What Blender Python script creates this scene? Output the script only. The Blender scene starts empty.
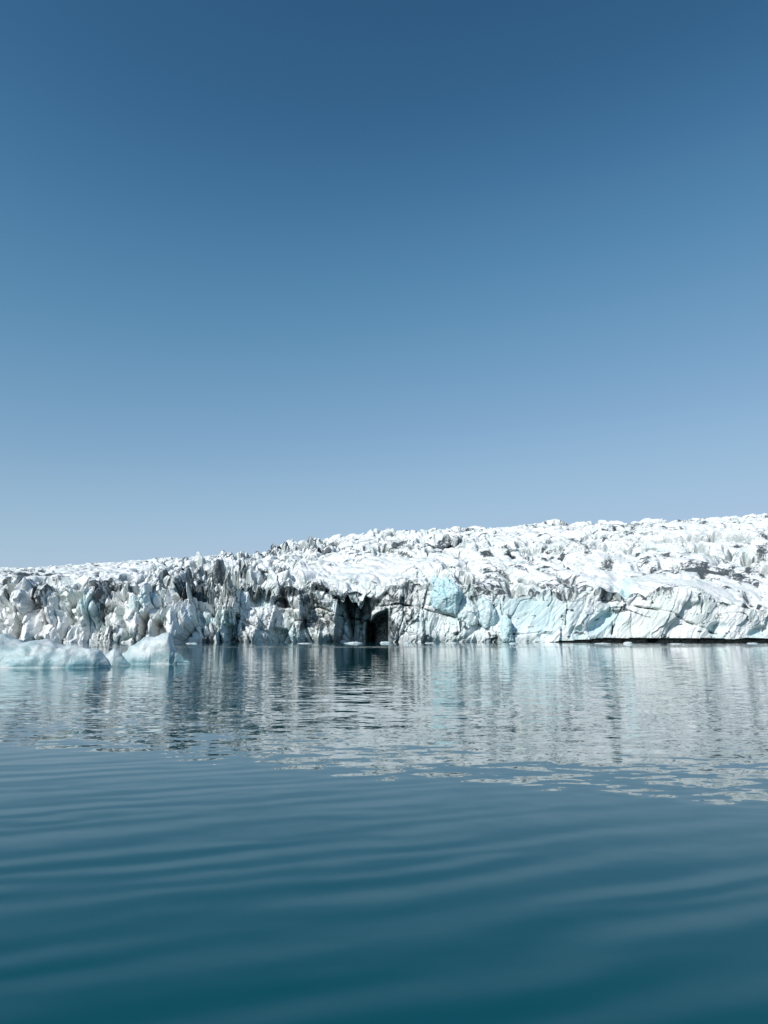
import bpy, bmesh, math, random
import numpy as np
from mathutils import Vector

scene = bpy.context.scene
R = math.radians
rng = np.random.default_rng(7)

# ------------------------------------------------------------------ camera
F = 740.0                      # focal length in pixels of a 768 x 1024 frame
CAM_Z = 1.8                    # standing in a small boat
TANP = 125.6 / F
P_ = math.atan(TANP); CP, SP = math.cos(P_), math.sin(P_)
cam_d = bpy.data.cameras.new('camera')
cam = bpy.data.objects.new('camera', cam_d)
scene.collection.objects.link(cam)
cam.location = (0, 0, CAM_Z)
cam.rotation_euler = (math.pi / 2 + P_, 0, 0)
cam_d.sensor_fit = 'VERTICAL'; cam_d.sensor_height = 36.0
cam_d.lens = 36.0 * F / 1024
cam_d.clip_start = 0.05; cam_d.clip_end = 60000
scene.camera = cam

def ue(px, py):
    """bearing (X/Y) and slope (Z/Y) of the line of sight through a picture point"""
    px = np.asarray(px, float); py = np.asarray(py, float)
    a = (px - 384) / F; b = (512 - py) / F
    w = CP - b * SP
    return a / w, (SP + b * CP) / w

def world(px, py, Y):
    u, e = ue(px, py)
    return np.array([u * Y, Y + 0 * u, CAM_Z + e * Y])

# ------------------------------------------------------------------ numpy noise
def _h(ix, iy, iz, s):
    h = (ix.astype(np.uint32) * np.uint32(374761393)) ^ (iy.astype(np.uint32) * np.uint32(668265263)) \
        ^ (iz.astype(np.uint32) * np.uint32(2147483647 - 1442695)) ^ np.uint32((s * 2654435761) & 0xffffffff)
    h = (h ^ (h >> np.uint32(13))) * np.uint32(1274126177)
    h = (h ^ (h >> np.uint32(16))) * np.uint32(2246822519)
    return h ^ (h >> np.uint32(15))
def _u(h, k=0):
    if k:
        h = h * np.uint32(2654435769 + 2 * k) ; h = h ^ (h >> np.uint32(14)); h = h * np.uint32(1597334677); h = h ^ (h >> np.uint32(16))
    return h.astype(np.float64) / 4294967296.0
def vnoise(p, s=0):
    i = np.floor(p).astype(np.int64); f = p - i
    f = f * f * f * (f * (f * 6 - 15) + 10)
    r = 0
    for dx in (0, 1):
        wx = f[:, 0] if dx else 1 - f[:, 0]
        for dy in (0, 1):
            wy = f[:, 1] if dy else 1 - f[:, 1]
            for dz in (0, 1):
                wz = f[:, 2] if dz else 1 - f[:, 2]
                r = r + wx * wy * wz * _u(_h(i[:, 0] + dx, i[:, 1] + dy, i[:, 2] + dz, s))
    return r * 2 - 1
def fbm(p, s=0, o=4, g=0.5):
    a, t, n = 1.0, 0, 0
    for k in range(o):
        t = t + a * vnoise(p * (2.03 ** k) + 17.3 * k, s + k); n += a; a *= g
    return t / n
def facets(p, s=0, jit=0.9):
    """broken-block noise: every cell is its own tilted plane; returns height, border distance, cell random"""
    i0 = np.floor(p).astype(np.int64)
    N = len(p)
    F1 = np.full(N, 9e9); F2 = np.full(N, 9e9); H = np.zeros(N); C = np.zeros(N)
    for dx in (-1, 0, 1):
        for dy in (-1, 0, 1):
            for dz in (-1, 0, 1):
                ix, iy, iz = i0[:, 0] + dx, i0[:, 1] + dy, i0[:, 2] + dz
                h = _h(ix, iy, iz, s)
                qx = p[:, 0] - ix - .5 - jit * (_u(h, 1) - .5)
                qy = p[:, 1] - iy - .5 - jit * (_u(h, 2) - .5)
                qz = p[:, 2] - iz - .5 - jit * (_u(h, 3) - .5)
                d = qx * qx + qy * qy + qz * qz
                near = d < F1
                F2 = np.where(near, F1, np.minimum(F2, d))
                F1 = np.where(near, d, F1)
                val = (_u(h, 4) * 2 - 1) + 1.6 * ((_u(h, 5) * 2 - 1) * qx + (_u(h, 6) * 2 - 1) * qz) + 0.8 * (_u(h, 7) * 2 - 1) * qy
                H = np.where(near, val, H); C = np.where(near, _u(h, 8), C)
    return H, np.sqrt(F2) - np.sqrt(F1), C
def sstep(a, b, x):
    t = np.clip((x - a) / (b - a), 0, 1); return t * t * (3 - 2 * t)

# ------------------------------------------------------------------ object helpers
def tag(o, label=None, cat=None, group=None, kind=None):
    if label: o['label'] = label
    if cat: o['category'] = cat
    if group: o['group'] = group
    if kind: o['kind'] = kind
    return o
def empty(name, loc=(0, 0, 0)):
    o = bpy.data.objects.new(name, None); scene.collection.objects.link(o); o.location = loc
    return o
def mesh_obj(name, verts, faces, mat, parent=None, attrs=None, smooth=False):
    me = bpy.data.meshes.new(name)
    verts = np.asarray(verts, np.float32); faces = np.asarray(faces, np.int32)
    nf, k = faces.shape
    me.vertices.add(len(verts)); me.vertices.foreach_set('co', verts.ravel())
    me.loops.add(nf * k); me.loops.foreach_set('vertex_index', faces.ravel())
    me.polygons.add(nf); me.polygons.foreach_set('loop_start', np.arange(nf, dtype=np.int32) * k)
    me.polygons.foreach_set('loop_total', np.full(nf, k, np.int32))
    me.polygons.foreach_set('use_smooth', np.full(nf, smooth, bool))
    me.update(calc_edges=True)
    for n, v in (attrs or {}).items():
        a = me.attributes.new(n, 'FLOAT', 'POINT'); a.data.foreach_set('value', np.asarray(v, np.float32))
    me.materials.append(mat)
    o = bpy.data.objects.new(name, me); scene.collection.objects.link(o)
    if parent: o.parent = parent
    return o
def grid_faces(nr, nc):
    i = np.arange(nr - 1)[:, None] * nc + np.arange(nc - 1)[None, :]
    i = i.ravel()
    return np.stack([i, i + 1, i + nc + 1, i + nc], 1)

# ------------------------------------------------------------------ materials
def new_mat(name):
    m = bpy.data.materials.new(name); m.use_nodes = True
    nt = m.node_tree; nt.nodes.clear()
    out = nt.nodes.new('ShaderNodeOutputMaterial'); b = nt.nodes.new('ShaderNodeBsdfPrincipled')
    nt.links.new(b.outputs[0], out.inputs[0])
    return m, nt, b
def N(nt, t, **kw):
    n = nt.nodes.new(t)
    for k, v in kw.items():
        if k.startswith('i_'):
            key = k[2:]; key = int(key) if key.isdigit() else key
            n.inputs[key].default_value = v
        else: setattr(n, k, v)
    return n
def math_n(nt, op, a, b=None, clamp=False):
    n = nt.nodes.new('ShaderNodeMath'); n.operation = op; n.use_clamp = clamp
    for k, v in ((0, a), (1, b)):
        if v is None: continue
        if isinstance(v, (int, float)): n.inputs[k].default_value = v
        else: nt.links.new(v, n.inputs[k])
    return n.outputs[0]
def mixc(nt, fac, a, b):
    n = nt.nodes.new('ShaderNodeMix'); n.data_type = 'RGBA'
    for k, v in ((0, fac), (6, a), (7, b)):
        if isinstance(v, (int, float, tuple)): n.inputs[k].default_value = v
        else: nt.links.new(v, n.inputs[k])
    return n.outputs[2]
def ramp(nt, x, lo, hi):
    n = nt.nodes.new('ShaderNodeMapRange'); n.interpolation_type = 'SMOOTHSTEP'
    nt.links.new(x, n.inputs[0]); n.inputs[1].default_value = lo; n.inputs[2].default_value = hi
    return n.outputs[0]

def ice_material(name, scale=1.0, streak=1.0):
    m, nt, b = new_mat(name)
    L = nt.links
    geo = N(nt, 'ShaderNodeNewGeometry')
    mp = N(nt, 'ShaderNodeMapping'); mp.inputs['Scale'].default_value = (scale, scale, scale)
    L.new(geo.outputs['Position'], mp.inputs[0])
    dirt = N(nt, 'ShaderNodeAttribute', attribute_name='dirt').outputs['Fac']
    blue = N(nt, 'ShaderNodeAttribute', attribute_name='blue').outputs['Fac']
    n1 = N(nt, 'ShaderNodeTexNoise', i_Scale=0.09, i_Detail=6.0, i_Roughness=0.6); L.new(mp.outputs[0], n1.inputs['Vector'])
    n2 = N(nt, 'ShaderNodeTexNoise', i_Scale=0.8, i_Detail=5.0, i_Roughness=0.7); L.new(mp.outputs[0], n2.inputs['Vector'])
    # vertical melt streaks
    mp2 = N(nt, 'ShaderNodeMapping'); mp2.inputs['Scale'].default_value = (0.9 * scale, 0.9 * scale, 0.10 * scale)
    mp2.inputs['Rotation'].default_value = (0, R(12), 0)
    L.new(geo.outputs['Position'], mp2.inputs[0])
    n3 = N(nt, 'ShaderNodeTexNoise', i_Scale=1.0, i_Detail=4.0, i_Roughness=0.65); L.new(mp2.outputs[0], n3.inputs['Vector'])
    snow = (0.84, 0.835, 0.815, 1); glacial = (0.68, 0.73, 0.68, 1)
    c = mixc(nt, ramp(nt, n1.outputs[0], 0.42, 0.68), snow, glacial)
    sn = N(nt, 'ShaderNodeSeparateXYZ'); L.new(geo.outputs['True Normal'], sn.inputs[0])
    bare_shade = N(nt, 'ShaderNodeAttribute', attribute_name='bare_shade').outputs['Fac']
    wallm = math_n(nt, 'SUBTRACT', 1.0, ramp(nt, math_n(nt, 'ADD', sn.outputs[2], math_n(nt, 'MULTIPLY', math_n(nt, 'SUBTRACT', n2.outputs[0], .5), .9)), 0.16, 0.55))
    c = mixc(nt, math_n(nt, 'MULTIPLY', wallm, bare_shade), c, (0.25, 0.29, 0.28, 1))  # steep faces painted greyer: bare ice tone doubling as their missing shade
    c = mixc(nt, math_n(nt, 'MULTIPLY', blue, 1.0, True), c, (0.34, 0.62, 0.67, 1))
    # ash film in streaks and specks
    s = math_n(nt, 'MULTIPLY', ramp(nt, n3.outputs[0], 0.47, 0.72), 0.60 * streak)
    c = mixc(nt, math_n(nt, 'MULTIPLY', s, math_n(nt, 'SUBTRACT', 1.0, blue, True)), c, (0.40, 0.43, 0.43, 1))
    d0 = math_n(nt, 'ADD', dirt, math_n(nt, 'MULTIPLY', math_n(nt, 'SUBTRACT', n2.outputs[0], 0.5), 1.5))
    d0 = math_n(nt, 'MULTIPLY', ramp(nt, d0, 0.42, 0.62), ramp(nt, dirt, 0.02, 0.22))
    d1 = math_n(nt, 'ADD', dirt, math_n(nt, 'MULTIPLY', math_n(nt, 'SUBTRACT', n3.outputs[0], 0.5), 1.4))
    d1 = math_n(nt, 'MULTIPLY', ramp(nt, d1, 0.46, 0.68), ramp(nt, dirt, 0.02, 0.22))
    d = math_n(nt, 'MAXIMUM', d0, d1)
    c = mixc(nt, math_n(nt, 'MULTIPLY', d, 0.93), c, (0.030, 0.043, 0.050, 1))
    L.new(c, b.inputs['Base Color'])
    b.inputs['Roughness'].default_value = 0.55
    b.inputs['Specular IOR Level'].default_value = 0.35
    nb = N(nt, 'ShaderNodeTexNoise', i_Scale=1.6, i_Detail=6.0, i_Roughness=0.7); L.new(mp.outputs[0], nb.inputs['Vector'])
    bp = N(nt, 'ShaderNodeBump', i_Strength=0.5, i_Distance=0.35 / scale); L.new(nb.outputs[0], bp.inputs['Height'])
    L.new(bp.outputs[0], b.inputs['Normal'])
    return m
MAT_ICE = ice_material('glacier_ice')

# ------------------------------------------------------------------ glacier
def line(pts, col=1):
    """polyline drawn as sight lines -> (bearing, slope) arrays"""
    a = np.array(pts, float); return ue(a[:, 0], a[:, 1])
SKY = [(-500, 585), (-200, 574), (0, 569), (60, 566), (100, 563), (150, 560), (190, 557), (240, 554), (262, 554), (280, 546), (292, 541), (312, 541), (330, 539),
       (380, 532), (420, 530), (450, 528), (500, 527), (520, 524), (570, 522), (600, 522), (640, 520), (700, 518), (740, 516), (768, 514), (1000, 508), (1300, 500)]
MID = [(-500, 582), (-200, 578), (0, 575), (100, 571), (170, 567), (200, 564), (240, 561), (265, 560), (290, 557), (345, 552), (400, 549), (500, 546), (600, 545), (768, 545), (1000, 540), (1300, 535)]
TOP = [(-500, 600), (-200, 590), (0, 583), (60, 581), (100, 582), (150, 580), (190, 578), (225, 582), (240, 578), (262, 577), (275, 579), (290, 576), (330, 580), (345, 581), (365, 580), (390, 584), (410, 582), (430, 582), (465, 585),
       (480, 583), (520, 590), (560, 592), (600, 586), (625, 590), (650, 591), (690, 591), (730, 597), (768, 604), (1000, 600), (1300, 590)]
DEP = [(-0.9, 280), (-0.52, 268), (-0.38, 272), (-0.27, 278), (-0.20, 288), (-0.10, 300), (-0.02, 302), (0.06, 296), (0.12, 300), (0.25, 294), (0.31, 300), (0.42, 292), (0.52, 296), (0.9, 280)]

UW = 0.78; NC = 1330
us = np.linspace(-UW, UW, NC)
NA, NB, NCc, ND = 96, 170, 300, 14
def interp_line(L_):
    u, e = line(L_); return np.interp(us, u, e)
e_top, e_mid, e_sky = interp_line(TOP), interp_line(MID), interp_line(SKY)
dd = np.array(DEP); D0 = np.interp(us, dd[:, 0], dd[:, 1])
lean = np.interp(us, [-0.6, -0.30, -0.2, 0.6], [15, 14, 7, 3])      # the left front is a broken, laid-back icefall
Dm = D0 + lean + 110; Ds = D0 + lean + 360
z_top = CAM_Z + e_top * (D0 + lean); z_mid = CAM_Z + e_mid * Dm; z_sky = CAM_Z + e_sky * Ds
rowsY, rowsZ, kind = [], [], []
for t in np.linspace(0, 1, NA):
    rowsY.append(D0 + lean * t ** 1.3); rowsZ.append(-3 + (z_top + 3) * t); kind.append(0)
for t in np.linspace(0, 1, NB + 1)[1:]:
    s = t ** 1.15
    y = (D0 + lean) * (1 - s) + Dm * s
    # soften the brow: convex rise behind the cliff edge
    z = z_top + (z_mid - z_top) * (0.90 * s + 0.10 * (1 - (1 - s) ** 2))
    rowsY.append(y); rowsZ.append(z); kind.append(1)
for t in np.linspace(0, 1, NCc + 1)[1:]:
    y = Dm + (Ds - Dm) * t; rowsY.append(y); rowsZ.append(z_mid + (z_sky - z_mid) * t); kind.append(1)
for t in np.linspace(0, 1, ND + 1)[1:]:
    rowsY.append(Ds + 500 * t); rowsZ.append(z_sky + (3 + 0.02 * Ds) * t * (1 - t) ); kind.append(1)
BY = np.array(rowsY); BZ = np.array(rowsZ); NR = len(BY); kind = np.array(kind)
U = np.broadcast_to(us, BY.shape)
X = U * BY
P0 = np.stack([X.ravel(), BY.ravel(), BZ.ravel()], 1)
Uf, Zf, Yf = U.ravel(), BZ.ravel(), BY.ravel()
Ef = (Zf - CAM_Z) / Yf
# coordinates on the face in survey units (bearing / slope turned to picture pixels, for placing features)
bq = (Ef * CP - SP) / (CP + Ef * SP); wq = CP - bq * SP
PX = 384 + F * Uf * wq; PY = 512 - F * bq
cliff = np.repeat((kind == 0).astype(float), NC)
rowi = np.repeat(np.arange(NR), NC)
tcl = np.clip(rowi / (NA - 1), 0, 1)
up = sstep(0.80, 1.0, tcl)
up = np.where(rowi > NA - 1, 1.0, up)

left = 1 - sstep(215, 240, PX)                       # broken icefall on the left
right = sstep(500, 540, PX)
warp = np.stack([fbm(P0 / 14, 3, 3), fbm(P0 / 14, 5, 3), fbm(P0 / 14, 9, 3)], 1)
Pw = P0 + warp * np.interp(PX, [0, 440, 520, 768], [1.5, 1.3, .5, .4])[:, None] * (1 - .7 * (PX < 240)[:, None])
print('noise')
tilt = np.interp(PX, [0, 200, 400, 768], [-0.25, -0.2, 0.15, 0.5])  # blocks lean with the flow
sk = Pw.copy(); sk[:, 0] = sk[:, 0] - tilt * sk[:, 2]
# cliff scale blocks, taller than wide
right0 = sstep(500, 560, PX)
st = 1 + 0.9 * left[:, None] * np.array([-.28, 0, 1.0]) + right0[:, None] * np.array([.3, 0, 1.6])       # shards of the icefall are tall and narrow
H1, B1, C1 = facets(sk / (np.array([13., 13., 26.]) * st), 14)
H2, B2, C2 = facets(sk / (np.array([5.2, 6., 11.]) * st * (1 + .35 * left[:, None])), 21)
H3, B3, C3 = facets(sk / (np.array([2.1, 2.6, 4.2]) * st), 31)
# ice field lumps
fsk = Pw.copy(); fsk[:, 1] = fsk[:, 1] + 0.5 * fsk[:, 0]
wx_ = np.interp(PX, [0, 230, 330, 768], [1.0, 0.8, 1.5, 1.9])
fsk[:, 0] = fsk[:, 0] / wx_
G1, E1, K1 = facets(fsk / np.array([17., 24., 40.]), 41)
G2, E2, K2 = facets(fsk / np.array([6.5, 9., 14.]), 51)
G3, E3, K3 = facets(Pw / np.array([2.6, 3.6, 4.]), 61)
f1 = fbm(P0 / 5.0, 71, 4); f2 = fbm(P0 / 60.0, 81, 3)
rough_zone = fbm(P0 / np.array([70., 70., 70.]), 91, 3)

def ell(cx, cy, rx, ry, rot=0.0, soft=0.35):
    c, s = math.cos(R(rot)), math.sin(R(rot))
    x = (PX - cx); y = (PY - cy)
    a = (c * x + s * y) / rx; b_ = (-s * x + c * y) / ry
    d = np.sqrt(a * a + b_ * b_)
    return 1 - sstep(1 - soft, 1 + soft, d)
PXw = PX + 2.2 * warp[:, 0] + 1.2 * f1; PYw = PY + 2.6 * warp[:, 1] * (PY < 632) + 1.0 * f1 * (PY < 632)
def box(x0, x1, y0, y1, sx=1.2, sy=1.2, slant=0.0):
    PY = PYw
    xx = PXw + slant * (PY - (y0 + y1) / 2)
    return sstep(x0 - sx, x0 + sx, xx) * (1 - sstep(x1 - sx, x1 + sx, xx)) * sstep(y0 - sy, y0 + sy, PY) * (1 - sstep(y1 - sy, y1 + sy, PY))
crack_gate = 0.25 + 0.75 * sstep(-.25, .3, fbm(P0 / np.array([4.5, 9, 4.5]), 401, 3))
def seg_dist(pts, wob=1.6):
    d = np.full(len(PX), 1e9)
    x = PX + wob * 1.2 * f1; y = PY + wob * 1.2 * warp[:, 1]
    for (ax, ay), (bx, by) in zip(pts[:-1], pts[1:]):
        vx, vy = bx - ax, by - ay; L2 = vx * vx + vy * vy
        t = np.clip(((x - ax) * vx + (y - ay) * vy) / L2, 0, 1)
        d = np.minimum(d, np.hypot(x - ax - t * vx, y - ay - t * vy))
    return d

# ---- outward displacement of the cliff (metres, towards the water)
A1 = np.interp(PX, [0, 200, 240, 400, 520, 600, 768], [2.9, 2.9, 2.2, 1.6, .6, 1.2, 1.5])
A2 = np.interp(PX, [0, 200, 240, 400, 520, 600, 768], [2.5, 2.5, 1.6, 1.0, 0.55, 0.35, 0.3])
A3 = np.interp(PX, [0, 200, 240, 400, 520, 600, 768], [.8, .8, 0.55, 0.40, 0.22, 0.14, 0.14])
out = A1 * H1 + A2 * H2 + A3 * H3 + 0.35 * f1 * (1 - .6 * left)
seam = np.interp(PX, [0, 240, 420, 520, 768], [1.1, 0.7, 0.45, 0.22, 0.15])
out -= seam * (np.exp(-B1 / 0.04) * 3.0 + np.exp(-B2 / 0.05) * A2 * 1.1)
# upright fins and clefts of the broken front; slanting flutes on the smooth right-hand wall
ax = X.ravel() + 1.3 * warp[:, 0] - tilt * Zf
q1 = np.stack([ax / 6.0, Yf / 40, Zf / 22.0], 1); q2 = np.stack([ax / 2.1, Yf / 60, Zf / 16.0], 1); q3 = np.stack([ax / 12., Yf / 40, Zf / 26.0], 1)
v1, v2, v3 = vnoise(q1, 201), vnoise(q2, 202), vnoise(q3, 203)
wl_ = np.interp(PX, [0, 200, 245, 400, 500, 768], [0.25, 0.28, 0.55, 0.42, 0.10, 0.05])
gate = sstep(-.35, .25, fbm(P0 / np.array([16., 30., 12.]), 204, 3))
out -= wl_ * (6.5 * np.exp(-np.abs(v3) / 0.07) * gate + 4.0 * np.exp(-np.abs(v1) / 0.09) * gate + 1.3 * np.exp(-np.abs(v2) / 0.14))
tri = lambda v: 1 - 2 * np.abs(v)      # sharp arris where two faces of a blade meet
out += wl_ * (3.6 * tri(vnoise(q1 * .8 + 5, 211)) + 3.0 * v3 + 1.3 * tri(vnoise(q2 * .8 + 3, 212)))
blade = left * tcl * (2.0 * v3 + 1.0 * v1 + 2.6 * H1 + 2.6 * H2 + .8 * H3 - 3.0 * np.exp(-B2 / .06))
blade = np.where(blade > 0, 2.6 * np.tanh(blade / 3.5), blade)
flx = X.ravel() - 1.0 * Zf
fl = fbm(np.stack([flx / 1.3, Yf / 30, (Zf + X.ravel()) / 14.0], 1), 205, 3)
out += 0.30 * fl * right + 0.55 * sstep(480, 560, PX) * fbm(np.stack([flx / 6., Yf / 30, (Zf + X.ravel()) / 30.0], 1), 206, 2)
# smooth foot of piled, washed ice
foot = 1 - sstep(1.5, 7.0, Zf)
out += foot * 1.2
out += left * 3.5 * (1 - sstep(0.5, 11.0, Zf - 3 * H1 - 3 * H2))          # apron of pale rubble ice at the foot
out += 2.0 * ell(468, 632, 45, 11, 0, .5)
WATER_FOOT = [  # recesses of the front: x0,x1,y0,y1,depth,sx,sy,slant
    (337, 352, 592, 660, 9, 1.2, 3, 0.12), (348, 372, 594, 660, 17, 2.0, 3, -0.1), (362, 380, 590, 612, 6, 2, 3, 0.2),
    (247, 269, 589, 607, 6.5, 1.0, 1.0, 0.0), (231, 241, 625, 660, 7, 1.0, 2.5, -0.25), (277, 293, 629, 660, 5, 1.5, 2.0, -0.4),
    (274, 287, 597, 607, 4.0, 1.5, 1.5, -0.5), (320, 336, 588, 600, 5, 2, 2, -0.5), (506, 512, 616, 660, 3.5, 0.8, 2, 0.0),
    (108, 121, 606, 626, 5, 1.0, 1.5, -0.1), (96, 103, 598, 628, 5, 1.0, 2, 0.2), (60, 72, 596, 622, 4, 1.5, 2, -0.5),
    (34, 44, 606, 634, 4, 1.5, 2, -0.3), (8, 18, 606, 632, 4, 1.5, 2, -0.4), (180, 186, 598, 634, 5, 1.2, 2, -0.35),
    (77, 83, 612, 640, 5, 1.2, 2, 0.1), (124, 129, 596, 618, 5, .8, 2, 0.0), (150, 157, 618, 634, 3, 1.2, 1, 0.0),
]
for x0, x1, y0, y1, dep, sx, sy, sl in WATER_FOOT:
    if x1 < 225: dep *= .7
    out -= dep * box(x0, x1, y0, y1, sx, sy, sl)
cave_top = 613.5 - 0.42 * (PXw - 377) + 5 * np.exp(-((PXw - 371) / 2.2) ** 2) + 3.0 * warp[:, 1]
out -= 33 * sstep(365.0, 367.4, PXw + .10 * (PY - 628)) * (1 - sstep(387.0, 389.5, PXw - .06 * (PY - 628))) * sstep(-1.2, 1.2, PY - cave_top)
# bulges
for cx, cy, rx, ry, rot, amt in [(212, 620, 20, 20, 0, 4.5), (170, 628, 30, 16, 0, 4.5), (148, 601, 14, 11, -20, 4.5), (262, 625, 14, 14, 0, 3.0), (298, 606, 9, 11, 0, 3.5), (312, 632, 16, 10, 0, 2.0),
                            (330, 612, 7, 18, -15, 4.0), (90, 602, 9, 12, 10, 4), (58, 604, 9, 14, 0, 4), (26, 610, 8, 12, 0, 4), (198, 585, 10, 10, 0, 3),
                            (560, 618, 26, 20, 0, 1.0), (655, 615, 34, 20, 0, 1.0), (725, 615, 26, 18, 0, 1.6), (672, 606, 22, 13, -35, 1.0), (408, 622, 18, 16, 0, 1.6), (690, 598, 14, 6, 0, 2.5)]:
    out += amt * ell(cx, cy, rx, ry, rot, 0.6)
# the scooped blue hollow and the fresh scars at the waterline
out -= 3.6 * ell(600, 622, 15, 6, -38, 0.4) + 3.0 * ell(577, 633, 7, 6, 0, .5) + 2.5 * ell(545, 636, 6, 4, 0, .5) + 3.2 * ell(717, 629, 8, 6, -10, .4) + 3 * ell(757, 632, 9, 5, -20, .4)
out -= 4.5 * ell(609, 596, 8, 8, 0, .4) + 3.5 * ell(624, 583, 7, 4, 0, .4)
# wave-cut notch under the right half
notch_top = np.interp(PX, [540, 560, 600, 680, 768], [642.2, 640.2, 638.6, 637.9, 638.6]) + 0.5 + 0.9 * f1 + 1.5 * fbm(P0 / np.array([9., 30., 30.]), 306, 2)
nt_ = sstep(545, 556, PX) * sstep(-0.5, 0.5, PY - notch_top)
out -= 15.0 * nt_
# crevasse cracks and ash layers crossing the cliff
CRACKS = [([(612, 604), (640, 608), (668, 613), (690, 622), (710, 629), (724, 637)], 0.9, 0.8),
          ([(380, 606), (400, 604), (424, 609), (440, 613), (458, 618), (470, 621)], 0.8, 0.8),
          ([(478, 624), (495, 632), (520, 634), (540, 633)], 0.8, 0.6),
          ([(140, 620), (152, 614), (172, 610), (186, 601), (206, 599), (212, 603)], 1.3, 1.0),
          ([(702, 589), (703, 600), (702, 612)], 0.7, 0.8), ([(745, 600), (754, 603), (755, 612), (760, 622), (763, 638)], 1.2, 1.0),
          ([(612, 588), (620, 595), (622, 606), (617, 618), (612, 634)], 1.2, 0.9), ([(552, 590), (553, 600), (549, 606)], .7, .8),
          ([(566, 592), (568, 604), (566, 625)], .5, .5), ([(650, 592), (652, 604)], .8, .9), ([(186, 604), (192, 616), (200, 632)], 1.3, 1.0),
          ([(300, 612), (318, 606), (340, 616), (366, 620)], .8, .9), ([(386, 590), (392, 600), (390, 625), (396, 640)], .8, .8),
          ([(404, 588), (403, 610), (408, 625)], .6, .5), ([(280, 576), (286, 590), (284, 606)], .8, .6), ([(500, 600), (503, 616), (500, 630)], .6, .2)]
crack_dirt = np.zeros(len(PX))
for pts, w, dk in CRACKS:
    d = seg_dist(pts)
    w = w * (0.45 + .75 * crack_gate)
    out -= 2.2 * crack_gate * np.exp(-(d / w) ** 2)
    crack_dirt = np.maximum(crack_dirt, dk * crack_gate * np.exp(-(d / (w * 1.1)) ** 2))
# drip-like notches hanging from the right-hand ash layer
# ---- lift of the field
FA = np.interp(PX, [0, 120, 240, 400, 768], [1.1, 1.3, 2.1, 1.8, 2.0])
smooth_slope = np.maximum(.75 * ell(365, 569, 70, 10, -6, .6), ell(680, 583, 60, 5, 5, .5)) * (1 - ell(300, 548, 40, 8, 0, .3))
dist = np.clip((Yf - D0[np.newaxis, :].repeat(NR, 0).ravel()) / 360.0, 0, 1)
near_rough = 1 - sstep(0.0, 0.5, dist)
seracs = np.maximum(np.maximum(ell(200, 576, 55, 14, 0, .5) * 1.0, ell(300, 549, 36, 8, -5, .4) * 0.9), ell(90, 585, 110, 8, 0, .5) * .5)
seracs = np.maximum(seracs, 0.8 * ell(430, 538, 60, 6, 0, .4))
amp = FA * (0.55 + 0.65 * sstep(-0.3, 0.4, rough_zone)) * (1 - 0.75 * smooth_slope) * (1 + 0.9 * seracs)
lift = amp * (0.95 * G1 + 0.8 * G2 + 0.30 * G3) + 0.5 * fbm(P0 / np.array([9., 9., 9.]), 303, 2)
lift -= amp * (1.9 * np.exp(-E1 / 0.07) + .8 * np.exp(-E2 / 0.08))
pk = fbm(Pw / np.array([9., 11., 9.]), 301, 3)               # scattered pits where blocks have dropped out
lift -= amp * 3.8 * sstep(0.18, 0.36, pk) * (1 - .8 * smooth_slope)
lift += .9 * up * fbm(P0 / np.array([7., 5., 9.]), 307, 4) * (1 - .6 * smooth_slope)
wv = vnoise(np.stack([(X.ravel() + 1.5 * warp[:, 0]) / 4.0, Yf / 22.0, Zf / 50], 1), 302)
lift -= amp * np.clip(seracs, 0, 1) * 2.2 * np.exp(-np.abs(wv) / .12)
lift *= np.where(rowi > NR - ND, 0.5, 1)
# long transverse crevasses
cre = np.sin((Yf + 0.28 * X.ravel()) / 9.0 + 4.5 * f2 + 2.2 * warp[:, 0])
gatef = sstep(-.2, .3, fbm(P0 / 22., 304, 2))
lift -= amp * 0.8 * (1 - .6 * right) * gatef * sstep(0.80, 0.97, cre) * (1 - .8 * smooth_slope)

lg = lift.reshape(NR, NC).copy()                       # weathered edges: the steps between blocks slump a little
for _ in range(2):
    lg[1:-1] = .25 * lg[:-2] + .5 * lg[1:-1] + .25 * lg[2:]
    lg[:, 1:-1] = .25 * lg[:, :-2] + .5 * lg[:, 1:-1] + .25 * lg[:, 2:]
lift = lg.ravel()
Pn = P0.copy()
fr = (1 - up)
Pn[:, 1] -= out * fr + 0.0
Pn[:, 1] -= out * up * cliff * 0.75
Pn[:, 2] += up * lift + blade * cliff + blade * np.exp(-np.clip(rowi - (NA - 1), 0, None) / 12.0) * (rowi >= NA) + np.where(cliff > 0, 0.25 * A2 * H2 * sstep(.5, 1, tcl), 0)
brow = np.exp(-np.clip(rowi - (NA - 1), 0, None) / 7.0) * (rowi >= NA)
Pn[:, 1] -= out * brow * 0.75
# sideways stir so that faces overhang and edges stay ragged
Pn[:, 0] += 0.7 * f1 * (1 - .6 * up) + 0.35 * A2 * (C2 - .5) * fr
Pn[:, 1] -= up * 0.6 * (1 - .7 * right) * amp * (K2 - .5) * 2 * (rowi < NR - ND)

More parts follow.
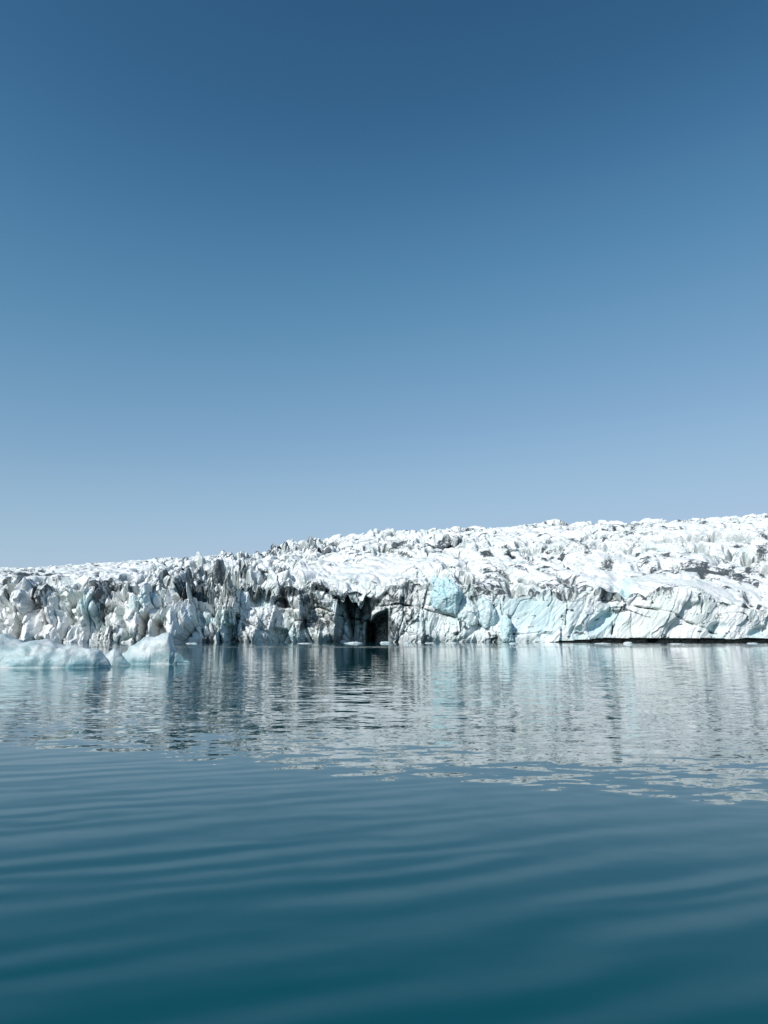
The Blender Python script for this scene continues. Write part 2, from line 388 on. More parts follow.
# ---- ash and debris (pigment with a shape of its own), blue ice and tinted recess shade
dirt = np.zeros(len(PX))
fq = np.stack([(X.ravel() - tilt * Zf) / 1.7, Yf / 5.0, Zf / 5.5], 1)
fine = np.where(cliff > 0, fbm(fq, 101, 4), fbm(P0 / np.array([3.5, 4.0, 1.4]), 102, 4))
med = fbm(P0 / np.array([8., 14., 9.]), 111, 4)
for cx, cy, rx, ry, rot, a in [
    (25, 575, 26, 2.2, 3, .8), (55, 577, 16, 1.6, 3, .7), (95, 574, 22, 1.6, -3, .5), (40, 588, 14, 3, 0, .45), (5, 600, 10, 5, 0, .5), (128, 580, 24, 4, 0, .4), (152, 577, 16, 2.4, 0, .5),
    (20, 612, 22, 16, 0, .2), (62, 604, 24, 16, 0, .2), (105, 600, 20, 12, 0, .22), (118, 622, 6, 7, 0, .6), (146, 626, 5, 8, 0, .45),
    (192, 576, 20, 16, 0, .62), (216, 572, 16, 12, 0, .5), (190, 606, 8, 16, 15, .45), (222, 600, 12, 9, 0, .5), (245, 562, 12, 7, 0, .5), (272, 556, 8, 8, 0, .55),
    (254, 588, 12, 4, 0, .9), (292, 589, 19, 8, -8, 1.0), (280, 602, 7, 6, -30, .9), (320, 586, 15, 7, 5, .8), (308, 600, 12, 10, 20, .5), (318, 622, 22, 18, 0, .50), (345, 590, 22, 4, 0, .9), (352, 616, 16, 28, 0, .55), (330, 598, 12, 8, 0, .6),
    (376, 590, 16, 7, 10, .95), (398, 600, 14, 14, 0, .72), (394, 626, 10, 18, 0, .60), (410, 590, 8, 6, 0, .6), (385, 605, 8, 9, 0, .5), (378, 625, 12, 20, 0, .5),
    (312, 549, 16, 7, 0, .45), (292, 549, 8, 7, 0, .3), (385, 546, 30, 3, 0, .55), (440, 543, 28, 3.5, -2, .62), (478, 540, 14, 3, 0, .5), (395, 540, 24, 4, 0, .4),
    (487, 554, 7, 3, 0, .7), (417, 574, 3, 6, 0, .8), (505, 573, 9, 5, 0, .55), (490, 588, 24, 7, 0, .62), (475, 596, 8, 6, 0, .55), (530, 560, 10, 5, 0, .5), (548, 556, 8, 4, 0, .6),
    (585, 545, 30, 5, 2, .55), (646, 560, 10, 6, 0, .75), (632, 575, 26, 3, -3, .6), (605, 566, 16, 3, 0, .45), (575, 593, 22, 5, 0, .45), (608, 596, 10, 8, 0, .6),
    (705, 567, 32, 4.2, 7, .95), (748, 574, 20, 4, 5, .9), (735, 583, 20, 3, -10, .6), (760, 556, 12, 6, 0, .8), (745, 546, 20, 3, 5, .6), (708, 541, 8, 3, 0, .7), (690, 552, 12, 3, 0, .4), (670, 586, 20, 2, 4, .5),
    (660, 592, 18, 3, 0, .55), (750, 600, 10, 3, 10, .9), (725, 556, 16, 3, 6, .5), (562, 634, 10, 3, 0, .3)]:
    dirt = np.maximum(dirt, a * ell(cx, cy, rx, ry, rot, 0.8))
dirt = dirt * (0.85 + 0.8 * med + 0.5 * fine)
# thin wandering ash bands over the whole field, cut by the flow
band = np.abs(fbm(P0 / np.array([60., 26., 18.]), 121, 4))
patch = sstep(0.05, 0.35, fbm(P0 / np.array([26., 34., 30.]), 131, 4))
dirt = np.maximum(dirt, (1 - sstep(0.0, 0.05, band)) * (0.30 + .35 * patch) * (1 - .8 * smooth_slope))
dirt = np.maximum(dirt, patch * (0.34 + 0.6 * fine) * (1 - 0.9 * smooth_slope) * (1 - cliff * np.maximum(right, left * .6)))
# rims of grime along the upper lip of the right-hand wall
dirt = np.maximum(dirt, cliff * right * sstep(.70, .95, tcl) * (.30 + .9 * fine))
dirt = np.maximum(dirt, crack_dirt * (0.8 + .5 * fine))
blockd = np.where(cliff > 0, (C2 < .08) * left * .5 + (C2 < .16) * (1 - right) * .6, (K2 < .14) * .42 * (1 - smooth_slope) * (dist < .85))  # ash on random blocks, also in place of weak shadow contrast
speck = sstep(.30, .5, fbm(P0 / np.array([2.2, 5., 1.8]), 411, 3)) * sstep(-.1, .3, fbm(P0 / 25., 412, 2))
dirt = np.maximum(dirt, speck * .6 * (1 - .7 * smooth_slope))
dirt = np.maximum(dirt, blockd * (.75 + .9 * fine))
dirt *= (1 - .3 * left * cliff) * (1 + .08 * up)
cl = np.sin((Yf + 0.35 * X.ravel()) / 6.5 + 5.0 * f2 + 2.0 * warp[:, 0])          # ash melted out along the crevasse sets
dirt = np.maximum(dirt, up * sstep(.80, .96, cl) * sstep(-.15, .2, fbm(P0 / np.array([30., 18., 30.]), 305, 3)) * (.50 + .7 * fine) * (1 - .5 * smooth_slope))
dirt = np.clip(dirt, 0, 1)
bare_shade = np.where(cliff > 0, np.interp(PX, [0, 200, 250, 330, 400, 440, 560, 768], [.15, .15, .35, .8, .55, .2, .12, .12]), 0)  # strength of the shade-like grey painted on steep ice
bare_shade = np.maximum(bare_shade, up * (0.95 * (1 - right * .1)) * (1 - 0.5 * smooth_slope))
blue = np.zeros(len(PX))  # blue ice, plus bluish shade tinted into several recesses
for cx, cy, rx, ry, rot, a in [(446, 594, 12, 14, 0, .45), (535, 616, 46, 22, 0, .42), (475, 615, 25, 22, 0, .20), (420, 620, 22, 14, 0, .1), (602, 622, 17, 11, -38, .5), (150, 604, 16, 10, -30, .32), (230, 630, 14, 16, 0, .34), (208, 612, 20, 10, 0, .22),
                               (258, 598, 11, 9, 0, .4), (285, 636, 12, 8, 0, .3), (577, 634, 8, 8, 0, .4), (92, 612, 10, 14, 0, .4), (624, 584, 8, 5, 0, .4), (757, 634, 10, 5, 0, .4), (717, 629, 9, 7, 0, .28), (352, 612, 14, 26, 0, .3)]:
    blue = np.maximum(blue, a * ell(cx, cy, rx, ry, rot, 0.7))
blue = np.clip(blue * (1 + 0.7 * med), 0, 1)

glacier = tag(empty('glacier', (0, 300, 0)), 'wide white glacier with ash-streaked icefall and cliff calving into the lagoon', 'glacier', kind='structure')
def glacier_part(name, r0, r1):
    sl = slice(r0 * NC, (r1 + 1) * NC)
    v = Pn[sl] - np.array([0, 300, 0])
    return mesh_obj(name, v, grid_faces(r1 - r0 + 1, NC), MAT_ICE, glacier, {'dirt': dirt[sl], 'blue': blue[sl], 'bare_shade': bare_shade[sl]})
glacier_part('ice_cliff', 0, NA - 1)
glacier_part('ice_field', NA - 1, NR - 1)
print('glacier built', len(Pn))

# ------------------------------------------------------------------ blocks of blue ice on the front
def prism_block(name, outline, Yfront, thick, peak, mat, bl, parent, label=None, tiltback=0.12, seed=1, amp=.5, dirt_a=0.0):
    """outline (picture points at distance Yfront) -> faceted solid standing proud of the cliff"""
    bm = bmesh.new()
    pts = [world(x, y, Yfront) for x, y in outline]
    zmin = min(p[2] for p in pts)
    fr_, bk = [], []
    for p in pts:
        off = (p[2] - zmin) * tiltback
        fr_.append(bm.verts.new((p[0], p[1] + off, p[2])))
        bk.append(bm.verts.new((p[0] * 1.0, p[1] + off + thick, p[2] + 0.5)))
    c = world(peak[0], peak[1], Yfront - peak[2]); cv = bm.verts.new(tuple(c))
    n = len(pts)
    for i in range(n):
        j = (i + 1) % n
        bm.faces.new((fr_[i], fr_[j], cv)); bm.faces.new((fr_[j], fr_[i], bk[i], bk[j]))
    bm.faces.new(bk)
    bmesh.ops.recalc_face_normals(bm, faces=bm.faces)
    bmesh.ops.bevel(bm, geom=[e for e in bm.edges], offset=0.35, segments=1, affect='EDGES', clamp_overlap=True)
    bmesh.ops.triangulate(bm, faces=bm.faces)
    for _ in range(4):
        long = [e for e in bm.edges if e.calc_length() > 0.75]
        if not long: break
        bmesh.ops.subdivide_edges(bm, edges=long, cuts=1, use_grid_fill=True)
        bmesh.ops.triangulate(bm, faces=bm.faces)
    bm.normal_update()
    V = np.array([v.co[:] for v in bm.verts]); Nn = np.array([v.normal[:] for v in bm.verts])
    h, b_, _ = facets(V / np.array([2.2, 2.2, 3.4]), seed); h = h - 1.2 * np.exp(-b_ / .05); f = fbm(V / 1.5, seed + 3, 3)
    V2 = V + Nn * (amp * 0.6 * h + amp * .5 * f)[:, None]
    f3 = fbm(V / np.array([1.2, 1.2, 5]), seed + 7, 3)
    faces_ = np.array([[v.index for v in fc.verts] for fc in bm.faces]) if bm.verts.index_update() is None else None
    bm.free()
    org = V2.mean(0); org[2] = V2[:, 2].min()
    po = np.array(parent.location)
    o = mesh_obj(name, V2 - org, faces_, mat, parent, {'dirt': np.clip(dirt_a + .3 * f3, 0, 1) * (dirt_a > 0), 'blue': np.clip(bl * (1 + .5 * f3), 0, 1)})
    o.location = org - po
    if label: tag(o, label)
    return o
prism_block('ice_block', [(433, 578), (437, 575), (441, 579), (447, 577), (455, 583), (464, 592), (461, 602), (456, 614), (445, 612), (433, 607), (430, 596), (434, 588)], 299, 12, (457.5, 591, 4.6), MAT_ICE, .60, glacier, 'bright blue ice block on the cliff edge', seed=5, amp=.5)
prism_block('ice_slab', [(456, 616), (460, 606), (468, 597), (474, 605), (480, 612), (478, 625), (468, 626)], 298.8, 8, (472, 611, 1.4), MAT_ICE, .25, glacier, 'pale pointed slab beside the blue block', seed=15, amp=.5)
prism_block('ice_slab', [(480, 600), (486, 597), (492, 601), (496, 612), (494, 624), (486, 629), (479, 622)], 298.5, 8, (489, 611, 1.5), MAT_ICE, .38, glacier, 'light blue rounded slab', seed=25, amp=.5)
prism_block('ice_pillar', [(502, 642.5), (502, 628), (504, 617), (508, 615), (512, 622), (514, 642.5)], 295, 8, (508.5, 630, 2.0), MAT_ICE, .45, glacier, 'narrow teal pillar standing at the waterline', seed=35, amp=.4)

# ------------------------------------------------------------------ icebergs
def berg_mat():
    m, nt, b = new_mat('berg_ice'); L = nt.links
    geo = N(nt, 'ShaderNodeTexCoord')
    n1 = N(nt, 'ShaderNodeTexNoise', i_Scale=0.9, i_Detail=4.0, i_Roughness=0.55); L.new(geo.outputs['Object'], n1.inputs['Vector'])
    blue = N(nt, 'ShaderNodeAttribute', attribute_name='blue').outputs['Fac']
    c = mixc(nt, ramp(nt, n1.outputs[0], 0.40, 0.66), (0.62, 0.66, 0.65, 1), (0.40, 0.50, 0.50, 1))
    c = mixc(nt, blue, c, (0.14, 0.36, 0.40, 1))
    L.new(c, b.inputs['Base Color'])
    b.inputs['Roughness'].default_value = 0.33
    b.inputs['Subsurface Weight'].default_value = 0.5
    b.inputs['Subsurface Radius'].default_value = (0.45, 0.7, 0.8)
    b.inputs['Subsurface Scale'].default_value = 0.45
    nb = N(nt, 'ShaderNodeTexNoise', i_Scale=7.0, i_Detail=5.0, i_Roughness=0.6); L.new(geo.outputs['Object'], nb.inputs['Vector'])
    bp = N(nt, 'ShaderNodeBump', i_Strength=0.7, i_Distance=0.08); L.new(nb.outputs[0], bp.inputs['Height'])
    L.new(bp.outputs[0], b.inputs['Normal'])
    return m
MAT_BERG = berg_mat()
def berg(name, prof, Yc, depth, label, seed, lump=.26, ns=150, na=72, dish=0.0):
    """prof: (picture x, picture y of the top) -> lofted, lumpy body that goes on below the water"""
    pr = np.array(prof, float)
    w = np.array([world(x, y, Yc) for x, y in prof])
    s = np.linspace(0, 1, ns); xs = w[0, 0] + (w[-1, 0] - w[0, 0]) * (0.5 - 0.5 * np.cos(math.pi * s))
    top = np.interp(xs, w[:, 0], w[:, 2])
    L_ = w[-1, 0] - w[0, 0]
    endf = np.sqrt(np.clip(1 - (2 * (xs - w[0, 0]) / L_ - 1) ** 4, 0, 1))
    th = np.linspace(0, 2 * math.pi, na, endpoint=False)
    rows = []
    for x, h, e in zip(xs, top, endf):
        wy = depth * (0.25 + 0.75 * min(1, h / 1.4)) * max(e, 0.02)
        cz = np.cos(th); sz = np.sin(th)
        z = np.where(sz > 0, max(h, .02) * np.abs(sz) ** 1.15, -0.9 * e * np.abs(sz) ** .7)
        y = -np.sign(cz) * np.abs(cz) ** 0.95 * wy * (1 + 0.25 * (z < 0))
        rows.append(np.stack([np.full(na, x), Yc + y, z], 1))
    V = np.concatenate(rows)
    c = V.mean(0)
    h1, b1, _ = facets(V / np.array([1.5, 1.3, 1.0]), seed); f = fbm(V / 1.1, seed + 2, 4); f_l = fbm(V / 2.3, seed + 9, 2)
    d = V - np.stack([V[:, 0], np.full(len(V), Yc), np.full(len(V), -.2)], 1)
    d /= np.linalg.norm(d, axis=1)[:, None] + 1e-6
    env = np.repeat(np.clip(endf, 0, 1), na) * np.clip(0.35 + np.abs(V[:, 2]) / .8, 0, 1)
    f_s = fbm(V / .45, seed + 5, 4)
    k = lump * (0.30 * h1 + .8 * f + .5 * f_l + .5 * f_s)
    V = V + d * (k * env)[:, None]
    # melt groove at the waterline
    g = np.exp(-((V[:, 2] - 0.05) / 0.05) ** 2) * 0.04
    V[:, 1] += np.where(V[:, 1] < Yc, g, -g)
    fc = []
    for i in range(ns - 1):
        for j in range(na):
            a = i * na + j; b_ = i * na + (j + 1) % na
            fc.append((a, b_, b_ + na, a + na))
    n0 = len(V); V = np.vstack([V, V[:na].mean(0), V[-na:].mean(0)])
    blue = np.clip(0.75 - V[:, 2] * 0.8, 0, 0.7) * np.clip(.5 + 1.6 * np.append(f, [0, 0]), 0, 1) + 0.15 * np.clip(np.append(f_l, [0, 0]) * 3, 0, 1)
    for j in range(na):                              # close both tips with thin quads (degenerate at the tip vertex)
        fc.append((n0, (j + 1) % na, j, n0)); e0 = (ns - 1) * na
        fc.append((n0 + 1, e0 + j, e0 + (j + 1) % na, n0 + 1))
    quads = [q for q in fc if len(set(q)) == 4]; 
    me = bpy.data.meshes.new(name)
    org = np.array([c[0], Yc, 0.0])
    me.from_pydata([tuple(p) for p in (V - org)], [], [tuple(dict.fromkeys(q)) for q in fc]); me.update()
    for p in me.polygons: p.use_smooth = True
    a = me.attributes.new('blue', 'FLOAT', 'POINT'); a.data.foreach_set('value', blue.astype(np.float32))
    me.materials.append(MAT_BERG)
    o = bpy.data.objects.new(name, me); scene.collection.objects.link(o); o.location = org
    return o
GB = 'icebergs floating at the left edge of the lagoon'
tag(berg('iceberg', [(-95, 666), (-80, 650), (-45, 640), (-10, 637), (0, 635), (6, 635), (13, 642), (26, 644), (36, 640), (46, 638), (54, 642), (62, 647), (75, 645), (88, 648), (100, 651), (108, 660), (112, 667)], 47.2, 1.9, '', 3, .26),
    'long low pale blue iceberg at the left edge, broadest of the three', 'iceberg', GB)
tag(berg('iceberg', [(118, 662), (123, 654), (132, 648), (140, 641), (147, 636), (153, 637), (160, 634), (166, 631), (170, 631), (172, 638), (174, 647), (179, 655), (185, 660), (190, 662)], 52.5, .85, '', 13, .26),
    'upright pale iceberg with a dark teal shaded right end, rightmost of the three', 'iceberg', GB)
tag(berg('iceberg', [(99, 666), (104, 656), (110, 651), (115, 648), (120, 652), (125, 659), (131, 665)], 49.3, .6, '', 23, .12, 70, 40),
    'small peaked white ice chunk floating between the two larger icebergs', 'iceberg', GB)

# small pieces floating off the foot of the cliff
GF = 'small ice pieces adrift below the glacier cliff'
def floe(px, py, wpx, hm, label, seed, name='ice_floe'):
    u, e = ue(px, py); Y = -CAM_Z / e
    wdt = wpx / F * Y
    na, nr_ = 36, 9
    V = []; f_ = []
    r0 = np.random.default_rng(seed); ph = r0.uniform(0, 6.28, 4)
    for i in range(nr_):
        t = i / (nr_ - 1)
        for j in range(na):
            a = 2 * math.pi * j / na
            rr = 1 + .16 * math.sin(2 * a + ph[0]) + .10 * math.sin(3 * a + ph[1]) + .06 * math.sin(7 * a + ph[2])
            if t < .35: z = -.35 * hm * (1 - t / .35) - .02; k = 1 - .3 * (1 - t / .35)
            else: s = (t - .35) / .65; z = hm * math.sin(s * math.pi / 2) * (.75 + .25 * math.sin(a * 2 + ph[3])) ; k = math.cos(s * math.pi / 2) ** .55
            V.append((wdt / 2 * rr * k * math.cos(a), wdt * .32 * rr * k * math.sin(a), z))
    V = np.array(V); ff = fbm(V / max(.2, wdt * .12) + seed, seed, 3); V[:, 2] += ff * hm * .35 * (V[:, 2] > 0)
    V = V.tolist(); V.append([0, 0, hm * (.9 + .2 * r0.uniform())]); V.append([0, 0, -.4 * hm])
    for i in range(nr_ - 1):
        for j in range(na):
            f_.append((i * na + j, i * na + (j + 1) % na, (i + 1) * na + (j + 1) % na, (i + 1) * na + j))
    for j in range(na):
        f_.append(((nr_ - 1) * na + j, (nr_ - 1) * na + (j + 1) % na, nr_ * na)); f_.append(((j + 1) % na, j, nr_ * na + 1))
    me = bpy.data.meshes.new(name); me.from_pydata(V, [], f_); me.update()
    for p in me.polygons: p.use_smooth = True
    me.materials.append(MAT_BERG)
    o = bpy.data.objects.new(name, me); scene.collection.objects.link(o)
    o.location = (float(u) * Y, Y, 0)
    return tag(o, label, 'ice floe', GF)
floe(354, 643.5, 17, .55, 'thin white ice floe in front of the left side of the dark cave', 1)
floe(385, 643.3, 9, .6, 'small white ice floe in front of the right edge of the dark cave', 2)
floe(408, 643.2, 8, .45, 'low ice floe just right of the dark cave mouth', 3)
floe(430, 643.3, 10, .3, 'flat ice floe under the ash-streaked cliff left of the blue block', 4)
floe(452, 643.3, 12, .4, 'flat white ice floe below the bright blue ice block', 5)
floe(513, 643.8, 8, .35, 'ice floe at the foot of the narrow teal pillar', 6)
floe(628, 643.7, 9, .55, 'lumpy ice floe below the scooped blue hollow of the cliff', 7)
floe(603, 643.7, 14, .3, 'flat ice floe left of the lumpy one under the notch', 8)
floe(676, 643.9, 16, .22, 'long thin ice floe under the diagonal ash crack', 9)
floe(752, 643.6, 12, .28, 'rightmost thin ice floe under the deep crack of the cliff', 10)
floe(192, 643.7, 10, .3, 'thin ice floe just right of the upright iceberg', 11)
floe(305, 643.6, 12, .22, 'thin ice floe left of the dark cave below the ash-streaked wall', 12)

# ------------------------------------------------------------------ water
def water_mat():
    m, nt, b = new_mat('lagoon_water'); L = nt.links
    geo = N(nt, 'ShaderNodeNewGeometry'); pos = geo.outputs['Position']
    sep = N(nt, 'ShaderNodeSeparateXYZ'); L.new(pos, sep.inputs[0])
    ln = N(nt, 'ShaderNodeVectorMath', operation='LENGTH'); L.new(pos, ln.inputs[0]); dist = ln.outputs['Value']
    def tex(scale, rot, seed):
        mp = N(nt, 'ShaderNodeMapping', vector_type='TEXTURE'); mp.inputs['Scale'].default_value = tuple(1 / v for v in scale)
        mp.inputs['Rotation'].default_value = (0, 0, R(rot)); mp.inputs['Location'].default_value = (seed, seed * 1.7, 0)
        L.new(pos, mp.inputs[0]); return mp.outputs[0]
    def slope(scale, rot, detail, rough, amp, seed, dstr=0.0):
        n = N(nt, 'ShaderNodeTexNoise', i_Scale=1.0, i_Detail=detail, i_Roughness=rough, i_Distortion=dstr); L.new(tex(scale, rot, seed), n.inputs['Vector'])
        sc = N(nt, 'ShaderNodeVectorMath', operation='SUBTRACT'); L.new(n.outputs['Color'], sc.inputs[0]); sc.inputs[1].default_value = (.5, .5, .5)
        s2 = N(nt, 'ShaderNodeVectorMath', operation='MULTIPLY'); L.new(sc.outputs[0], s2.inputs[0]); s2.inputs[1].default_value = (amp * .6, amp, 0)
        return s2.outputs[0]
    def train(lam, rot, seed, wander, patch):
        """a wave train: its slope along its own direction, bent and gathered in groups"""
        q = N(nt, 'ShaderNodeSeparateXYZ'); L.new(tex((1, 1, 1), rot, seed), q.inputs[0])
        n = N(nt, 'ShaderNodeTexNoise', i_Scale=1.0, i_Detail=2.0, i_Roughness=.45); L.new(tex((.22 / lam, .45 / lam, 1), rot, seed), n.inputs['Vector'])
        g = N(nt, 'ShaderNodeTexNoise', i_Scale=1.0, i_Detail=1.0); L.new(tex((.13 / lam, .3 / lam, 1), rot + 8, seed + 9), g.inputs['Vector'])
        ph = math_n(nt, 'ADD', math_n(nt, 'MULTIPLY', q.outputs[1], 2 * math.pi / lam), math_n(nt, 'MULTIPLY', n.outputs[0], wander))
        return math_n(nt, 'MULTIPLY', math_n(nt, 'SINE', ph), ramp(nt, g.outputs[0], .5 - patch, .5 + patch))
    def scaled(v, f):
        s = N(nt, 'ShaderNodeVectorMath', operation='SCALE'); L.new(v, s.inputs[0])
        if isinstance(f, (int, float)): s.inputs['Scale'].default_value = f
        else: L.new(f, s.inputs['Scale'])
        return s.outputs[0]
    def add(a, c):
        s = N(nt, 'ShaderNodeVectorMath', operation='ADD'); L.new(a, s.inputs[0]); L.new(c, s.inputs[1]); return s.outputs[0]
    rip = slope((2.6, 5.0, 1), 4, 2.0, .5, W_RIP, 3.1)          # short ripples
    mid = slope((.95, 2.1, 1), -6, 2.0, .5, W_MID, 7.7, .4)      # lapping waves
    sw = math_n(nt, 'ADD', math_n(nt, 'MULTIPLY', train(.66, 24, 1.3, 9, .3), W_SWL), math_n(nt, 'MULTIPLY', train(1.3, 30, 4.3, 9, .35), W_SWL * .4))
    sw = math_n(nt, 'ADD', sw, math_n(nt, 'MULTIPLY', train(.40, 18, 8.3, 10, .25), W_SWL * 1.0))
    dsw = math_n(nt, 'ADD', math_n(nt, 'MULTIPLY', train(1.9, 3, 2.3, 14, .3), .012), math_n(nt, 'MULTIPLY', train(4.2, -4, 6.3, 14, .3), .009))
    dsw = math_n(nt, 'ADD', dsw, math_n(nt, 'MULTIPLY', train(.75, 2, 5.3, 14, .3), .014))
    big = slope((.02, .05, 1), 0, 3.0, .5, 1.0, 5.0)             # gusts: patches of more or less ripple
    bs = N(nt, 'ShaderNodeSeparateXYZ'); L.new(big, bs.inputs[0])
    gust = math_n(nt, 'ADD', 1.0, math_n(nt, 'MULTIPLY', bs.outputs[1], 1.0))
    wake = math_n(nt, 'ADD', math_n(nt, 'ADD', sep.outputs[1], math_n(nt, 'MULTIPLY', sep.outputs[0], .45)), math_n(nt, 'MULTIPLY', bs.outputs[0], 1.6))
    near = N(nt, 'ShaderNodeMapRange', interpolation_type='SMOOTHSTEP'); L.new(wake, near.inputs[0])
    near.inputs[1].default_value = 9.7; near.inputs[2].default_value = 10.8; near.inputs[3].default_value = W_NEAR; near.inputs[4].default_value = 1.0
    far = N(nt, 'ShaderNodeMapRange', interpolation_type='SMOOTHSTEP'); L.new(dist, far.inputs[0])
    far.inputs[1].default_value = 20.0; far.inputs[2].default_value = 60.0; far.inputs[3].default_value = .8; far.inputs[4].default_value = .12
    k = math_n(nt, 'MULTIPLY', math_n(nt, 'MULTIPLY', gust, near.outputs[0]), far.outputs[0])
    # a dark wind line crossing the lagoon
    wob = math_n(nt, 'ADD', sep.outputs[1], math_n(nt, 'MULTIPLY', bs.outputs[0], 26.0))
    wl = math_n(nt, 'MULTIPLY', ramp(nt, wob, 128., 138.), math_n(nt, 'SUBTRACT', 1.0, ramp(nt, wob, 156., 170.)))
    k = math_n(nt, 'ADD', k, math_n(nt, 'MULTIPLY', wl, 3.2))
    nearsw = N(nt, 'ShaderNodeMapRange', interpolation_type='SMOOTHSTEP'); L.new(wake, nearsw.inputs[0])
    nearsw.inputs[1].default_value = 4.0; nearsw.inputs[2].default_value = 13.0; nearsw.inputs[3].default_value = 1.0; nearsw.inputs[4].default_value = .15
    rm = add(scaled(rip, k), scaled(mid, k))
    # gravity-capillary chop on a calm day: slopes pile up at a limiting steepness, higher in the boat's wash
    rs = N(nt, 'ShaderNodeSeparateXYZ'); L.new(rm, rs.inputs[0])
    limd = N(nt, 'ShaderNodeMapRange'); L.new(dist, limd.inputs[0])
    limd.inputs[1].default_value = 4.0; limd.inputs[2].default_value = 9.0; limd.inputs[3].default_value = W_LIM * 3.6; limd.inputs[4].default_value = W_LIM
    lim = math_n(nt, 'MULTIPLY', math_n(nt, 'ADD', 1.0, math_n(nt, 'MULTIPLY', wl, 2.5)), limd.outputs[0])
    fsw = N(nt, 'ShaderNodeMapRange', interpolation_type='SMOOTHSTEP'); L.new(wake, fsw.inputs[0])
    fsw.inputs[1].default_value = 9.9; fsw.inputs[2].default_value = 12.5
    sy = math_n(nt, 'ADD', rs.outputs[1], math_n(nt, 'MULTIPLY', sw, nearsw.outputs[0]))
    sy = math_n(nt, 'ADD', sy, math_n(nt, 'MULTIPLY', dsw, fsw.outputs[0]))
    ty = math_n(nt, 'MULTIPLY', math_n(nt, 'TANH', math_n(nt, 'DIVIDE', sy, lim)), lim)
    # far side of the boat's long, low bow wave
    bow = math_n(nt, 'MULTIPLY', ramp(nt, wake, 9.6, 10.6), math_n(nt, 'SUBTRACT', 1.0, ramp(nt, wake, 14., 30.)))
    ty = math_n(nt, 'ADD', ty, math_n(nt, 'MULTIPLY', bow, math_n(nt, 'ADD', .0080, math_n(nt, 'MULTIPLY', ramp(nt, math_n(nt, 'MULTIPLY', sep.outputs[0], -1.0), -2.0, 6.0), .008))))
    tx = math_n(nt, 'ADD', rs.outputs[0], math_n(nt, 'MULTIPLY', math_n(nt, 'MULTIPLY', sw, nearsw.outputs[0]), -.25))
    cb = N(nt, 'ShaderNodeCombineXYZ'); L.new(tx, cb.inputs[0]); L.new(ty, cb.inputs[1])
    tot = cb.outputs[0]
    tot = add(tot, N(nt, 'ShaderNodeCombineXYZ', i_Z=1.0).outputs[0])
    nm = N(nt, 'ShaderNodeVectorMath', operation='NORMALIZE'); L.new(tot, nm.inputs[0])
    L.new(nm.outputs[0], b.inputs['Normal'])
    b.inputs['Base Color'].default_value = WATER_COL
    b.inputs['Roughness'].default_value = 0.02
    b.inputs['IOR'].default_value = 1.35
    b.inputs['Specular Tint'].default_value = (0.35, 0.95, 1.0, 1)
    return m
W_RIP, W_MID, W_SWL, W_NEAR, W_LIM = 0.17, 0.15, 0.042, 0.22, 0.0200
WATER_COL = (0.0004, 0.058, 0.072, 1)
MAT_WATER = water_mat()
bm = bmesh.new()
vs = [bm.verts.new(p) for p in ((-6000, -3000, 0), (6000, -3000, 0), (6000, 6000, 0), (-6000, 6000, 0))]
bm.faces.new(vs)
me = bpy.data.meshes.new('water'); bm.to_mesh(me); bm.free(); me.materials.append(MAT_WATER)
wo = bpy.data.objects.new('water', me); scene.collection.objects.link(wo)
tag(wo, 'calm teal lagoon water mirroring the glacier', 'water', kind='structure')

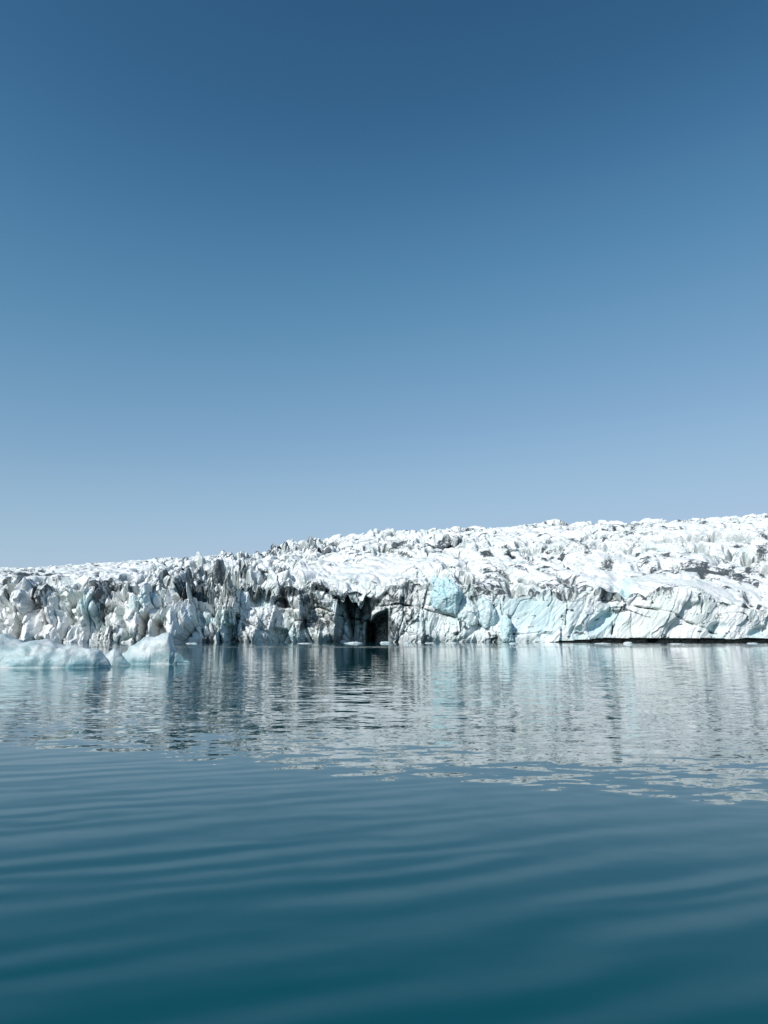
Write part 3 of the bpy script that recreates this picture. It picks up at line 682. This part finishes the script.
# ------------------------------------------------------------------ sky and sun
SUN_EL, SUN_AZ = 39.0, 223.0           # azimuth clockwise from +Y (view direction): behind and to the left
world_ = bpy.data.worlds.new('World'); scene.world = world_; world_.use_nodes = True
nt = world_.node_tree; bg = nt.nodes['Background']
sky = nt.nodes.new('ShaderNodeTexSky'); sky.sky_type = 'NISHITA'; sky.sun_disc = False
sky.sun_elevation = R(SUN_EL); sky.sun_rotation = R(SUN_AZ)
sky.altitude = 0; sky.air_density = 1.0; sky.dust_density = 0.0; sky.ozone_density = 4.0
# the photograph's film curve for the sky: per channel, from the Nishita radiance to the exposed sky
sc_ = nt.nodes.new('ShaderNodeVectorMath'); sc_.operation = 'SCALE'; sc_.inputs['Scale'].default_value = 0.1
nt.links.new(sky.outputs[0], sc_.inputs[0])
cv = nt.nodes.new('ShaderNodeRGBCurve'); nt.links.new(sc_.outputs[0], cv.inputs['Color'])
CUR = [[(0, 0), (.035, .012), (.063, .030), (.091, .079), (.148, .188), (.258, .335), (.407, .425), (1, .70)],
       [(0, 0), (.07, .045), (.116, .102), (.167, .216), (.21, .290), (.264, .358), (.432, .510), (.614, .565), (1, .75)],
       [(0, 0), (.15, .11), (.234, .218), (.321, .385), (.469, .560), (.661, .690), (.772, .725), (1, .82)]]
for ch, pts in enumerate(CUR):
    c_ = cv.mapping.curves[ch]
    while len(c_.points) < len(pts): c_.points.new(0.5, 0.5)
    for p, q in zip(c_.points, pts): p.location = q
cv.mapping.use_clip = False; cv.mapping.update()
sc2 = nt.nodes.new('ShaderNodeVectorMath'); sc2.operation = 'SCALE'; sc2.inputs['Scale'].default_value = 10.0
nt.links.new(cv.outputs[0], sc2.inputs[0])
nt.links.new(sc2.outputs[0], bg.inputs[0]); bg.inputs[1].default_value = 0.10
sd = bpy.data.lights.new('sun', 'SUN'); sd.energy = 4.2; sd.angle = R(0.5); sd.color = (1.0, 0.985, 0.955)
so = bpy.data.objects.new('sun', sd); scene.collection.objects.link(so)
dv = Vector((math.sin(R(SUN_AZ)) * math.cos(R(SUN_EL)), math.cos(R(SUN_AZ)) * math.cos(R(SUN_EL)), math.sin(R(SUN_EL))))
so.rotation_euler = dv.to_track_quat('Z', 'Y').to_euler(); so.location = dv * 200

vs_ = scene.view_settings
vs_.view_transform = 'Standard'; vs_.look = 'None'; vs_.gamma = 1.0; vs_.use_curve_mapping = False
vs_.exposure = 0.0
scene.cycles.max_bounces = 6
